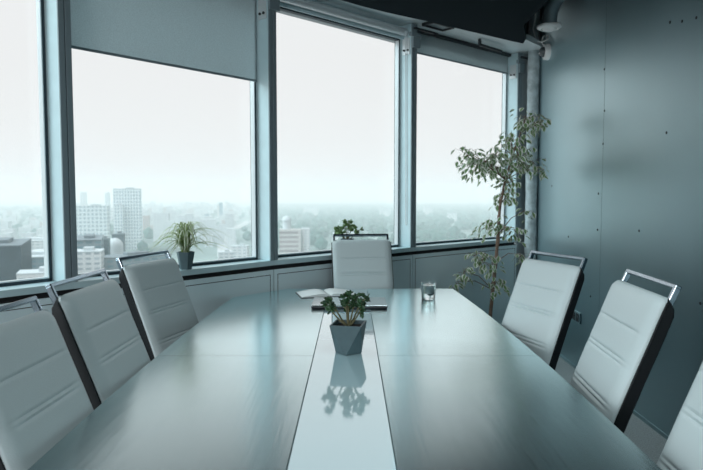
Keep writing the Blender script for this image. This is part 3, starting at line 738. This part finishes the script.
# boulevard
b = MB(); rp = [(kx(262) * 560, 560), (kx(238) * 700, 700), (kx(226) * 900, 900), (kx(224) * 1150, 1150), (kx(229) * 1500, 1500), (kx(250) * 2100, 2100)]
for p, q in zip(rp, rp[1:]):
    d = (V(q) - V(p)).normalized(); s = V((-d.y, d.x)) * 13; p, q = V(p), V(q)
    b.prism([p + s, q + s, q - s, p - s], G + .02, G + .3)
struct(b.build('trim_boulevard', roadm))
# woodland: too many trees to count
def woodland(n, x0, x1, D0, D1, lab, name='woodland'):
    bm = bmesh.new(); c = 0
    base = bmesh.new(); bmesh.ops.create_icosphere(base, subdivisions=1, radius=1); bv = [v.co.copy() for v in base.verts]; bf = [[v.index for v in f.verts] for f in base.faces]; base.free()
    while c < n:
        D = math.sqrt(random.uniform(D0 ** 2, D1 ** 2)); X = kx(random.uniform(x0, x1)) * D; c += 1
        if any((X - a_) ** 2 + (D - b_) ** 2 < (w_ * .6 + 8) ** 2 for a_, b_, w_ in taken): continue
        if any(abs(D - q[1]) < 260 and abs(X - q[0]) < 34 for q in rp): continue
        rr = random.uniform(6, 13); hh = random.uniform(.7, 1.1) * rr
        vs = [bm.verts.new((X + v.x * rr * random.uniform(.8, 1.2), D + v.y * rr, G + hh * .7 + v.z * hh * random.uniform(.8, 1.2))) for v in bv]
        for f in bf: bm.faces.new([vs[i_] for i_ in f])
    me = bpy.data.meshes.new(name); bm.to_mesh(me); bm.free(); me.materials.append(tree_m)
    o = bpy.data.objects.new(name, me); COL.objects.link(o); return tag(o, lab, 'trees', None, 'stuff')
woodland(4200, 262, 530, 950, 5200, 'hazy green woodland stretching to the horizon behind the middle and right windows')
woodland(1700, -260, 262, 600, 4200, 'scattered green trees between the hazy city blocks beyond the left windows')

# mist lying over the city: a real scattering volume outside the building
hz = bpy.data.materials.new('city_mist'); hz.use_nodes = True; nt = hz.node_tree; nt.nodes.clear()
o_ = nt.nodes.new('ShaderNodeOutputMaterial'); vs_ = nt.nodes.new('ShaderNodeVolumeScatter')
vs_.inputs['Color'].default_value = (.84, .99, 1, 1); vs_.inputs['Density'].default_value = .00055; vs_.inputs['Anisotropy'].default_value = 0
nt.links.new(vs_.outputs[0], o_.inputs['Volume'])
b = MB(); b.box((0, 6150, (G + 45) / 2), (17000, 11900, 45 - G - .2))
o = b.build('mist', hz); o['kind'] = 'stuff'; o['label'] = 'pale mist lying over the whole city beyond the windows'; o['category'] = 'mist'

# ------------------------------------------------------------------ light
w = bpy.data.worlds.new('overcast'); S.world = w; w.use_nodes = True
bg = w.node_tree.nodes['Background']; bg.inputs['Color'].default_value = (.94, .945, .95, 1); bg.inputs['Strength'].default_value = .98
sl = bpy.data.lights.new('overcast_sun', 'SUN'); sl.energy = 5.0; sl.angle = R(75); sl.color = (.76, .95, 1)
so = bpy.data.objects.new('overcast_sun', sl); COL.objects.link(so)
so.rotation_euler = V((.66, .26, -.75)).to_track_quat('-Z', 'Y').to_euler()

al = bpy.data.lights.new('rear_fill', 'AREA'); al.shape = 'RECTANGLE'; al.size = 3.8; al.size_y = 1.9; al.energy = 215; al.color = (.97, .99, 1)  # added fill from behind the camera; the back wall has no window
ao = bpy.data.objects.new('rear_fill', al); COL.objects.link(ao); ao.location = (-1.9, -3.9, 1.65); ao.rotation_euler = (R(90), 0, R(-8))

al = bpy.data.lights.new('overhead_fill', 'AREA'); al.shape = 'RECTANGLE'; al.size = .5; al.size_y = 1.6; al.energy = 18; al.color = (.86, .985, 1)  # unseen area light added above the table to lift the chair fronts
ao = bpy.data.objects.new('overhead_fill', al); COL.objects.link(ao); ao.location = (.55, 1.3, 2.58)

# ------------------------------------------------------------------ camera
cd = bpy.data.cameras.new('camera'); co = bpy.data.objects.new('camera', cd); COL.objects.link(co)
cd.sensor_width = 36; cd.sensor_fit = 'HORIZONTAL'; cd.lens = 36 * 625 / 703; cd.clip_end = 20000; cd.clip_start = .02
co.location = (0, 0, 1.37); co.rotation_euler = (math.pi / 2 - math.atan(40 / 625), 0, 0)
cd.dof.use_dof = True; cd.dof.focus_distance = 2.7; cd.dof.aperture_fstop = 5.0
S.camera = co
S.cycles.volume_bounces = 3
S.view_settings.view_transform = 'Standard'; S.view_settings.look = 'None'; S.view_settings.exposure = 0; S.view_settings.gamma = 1
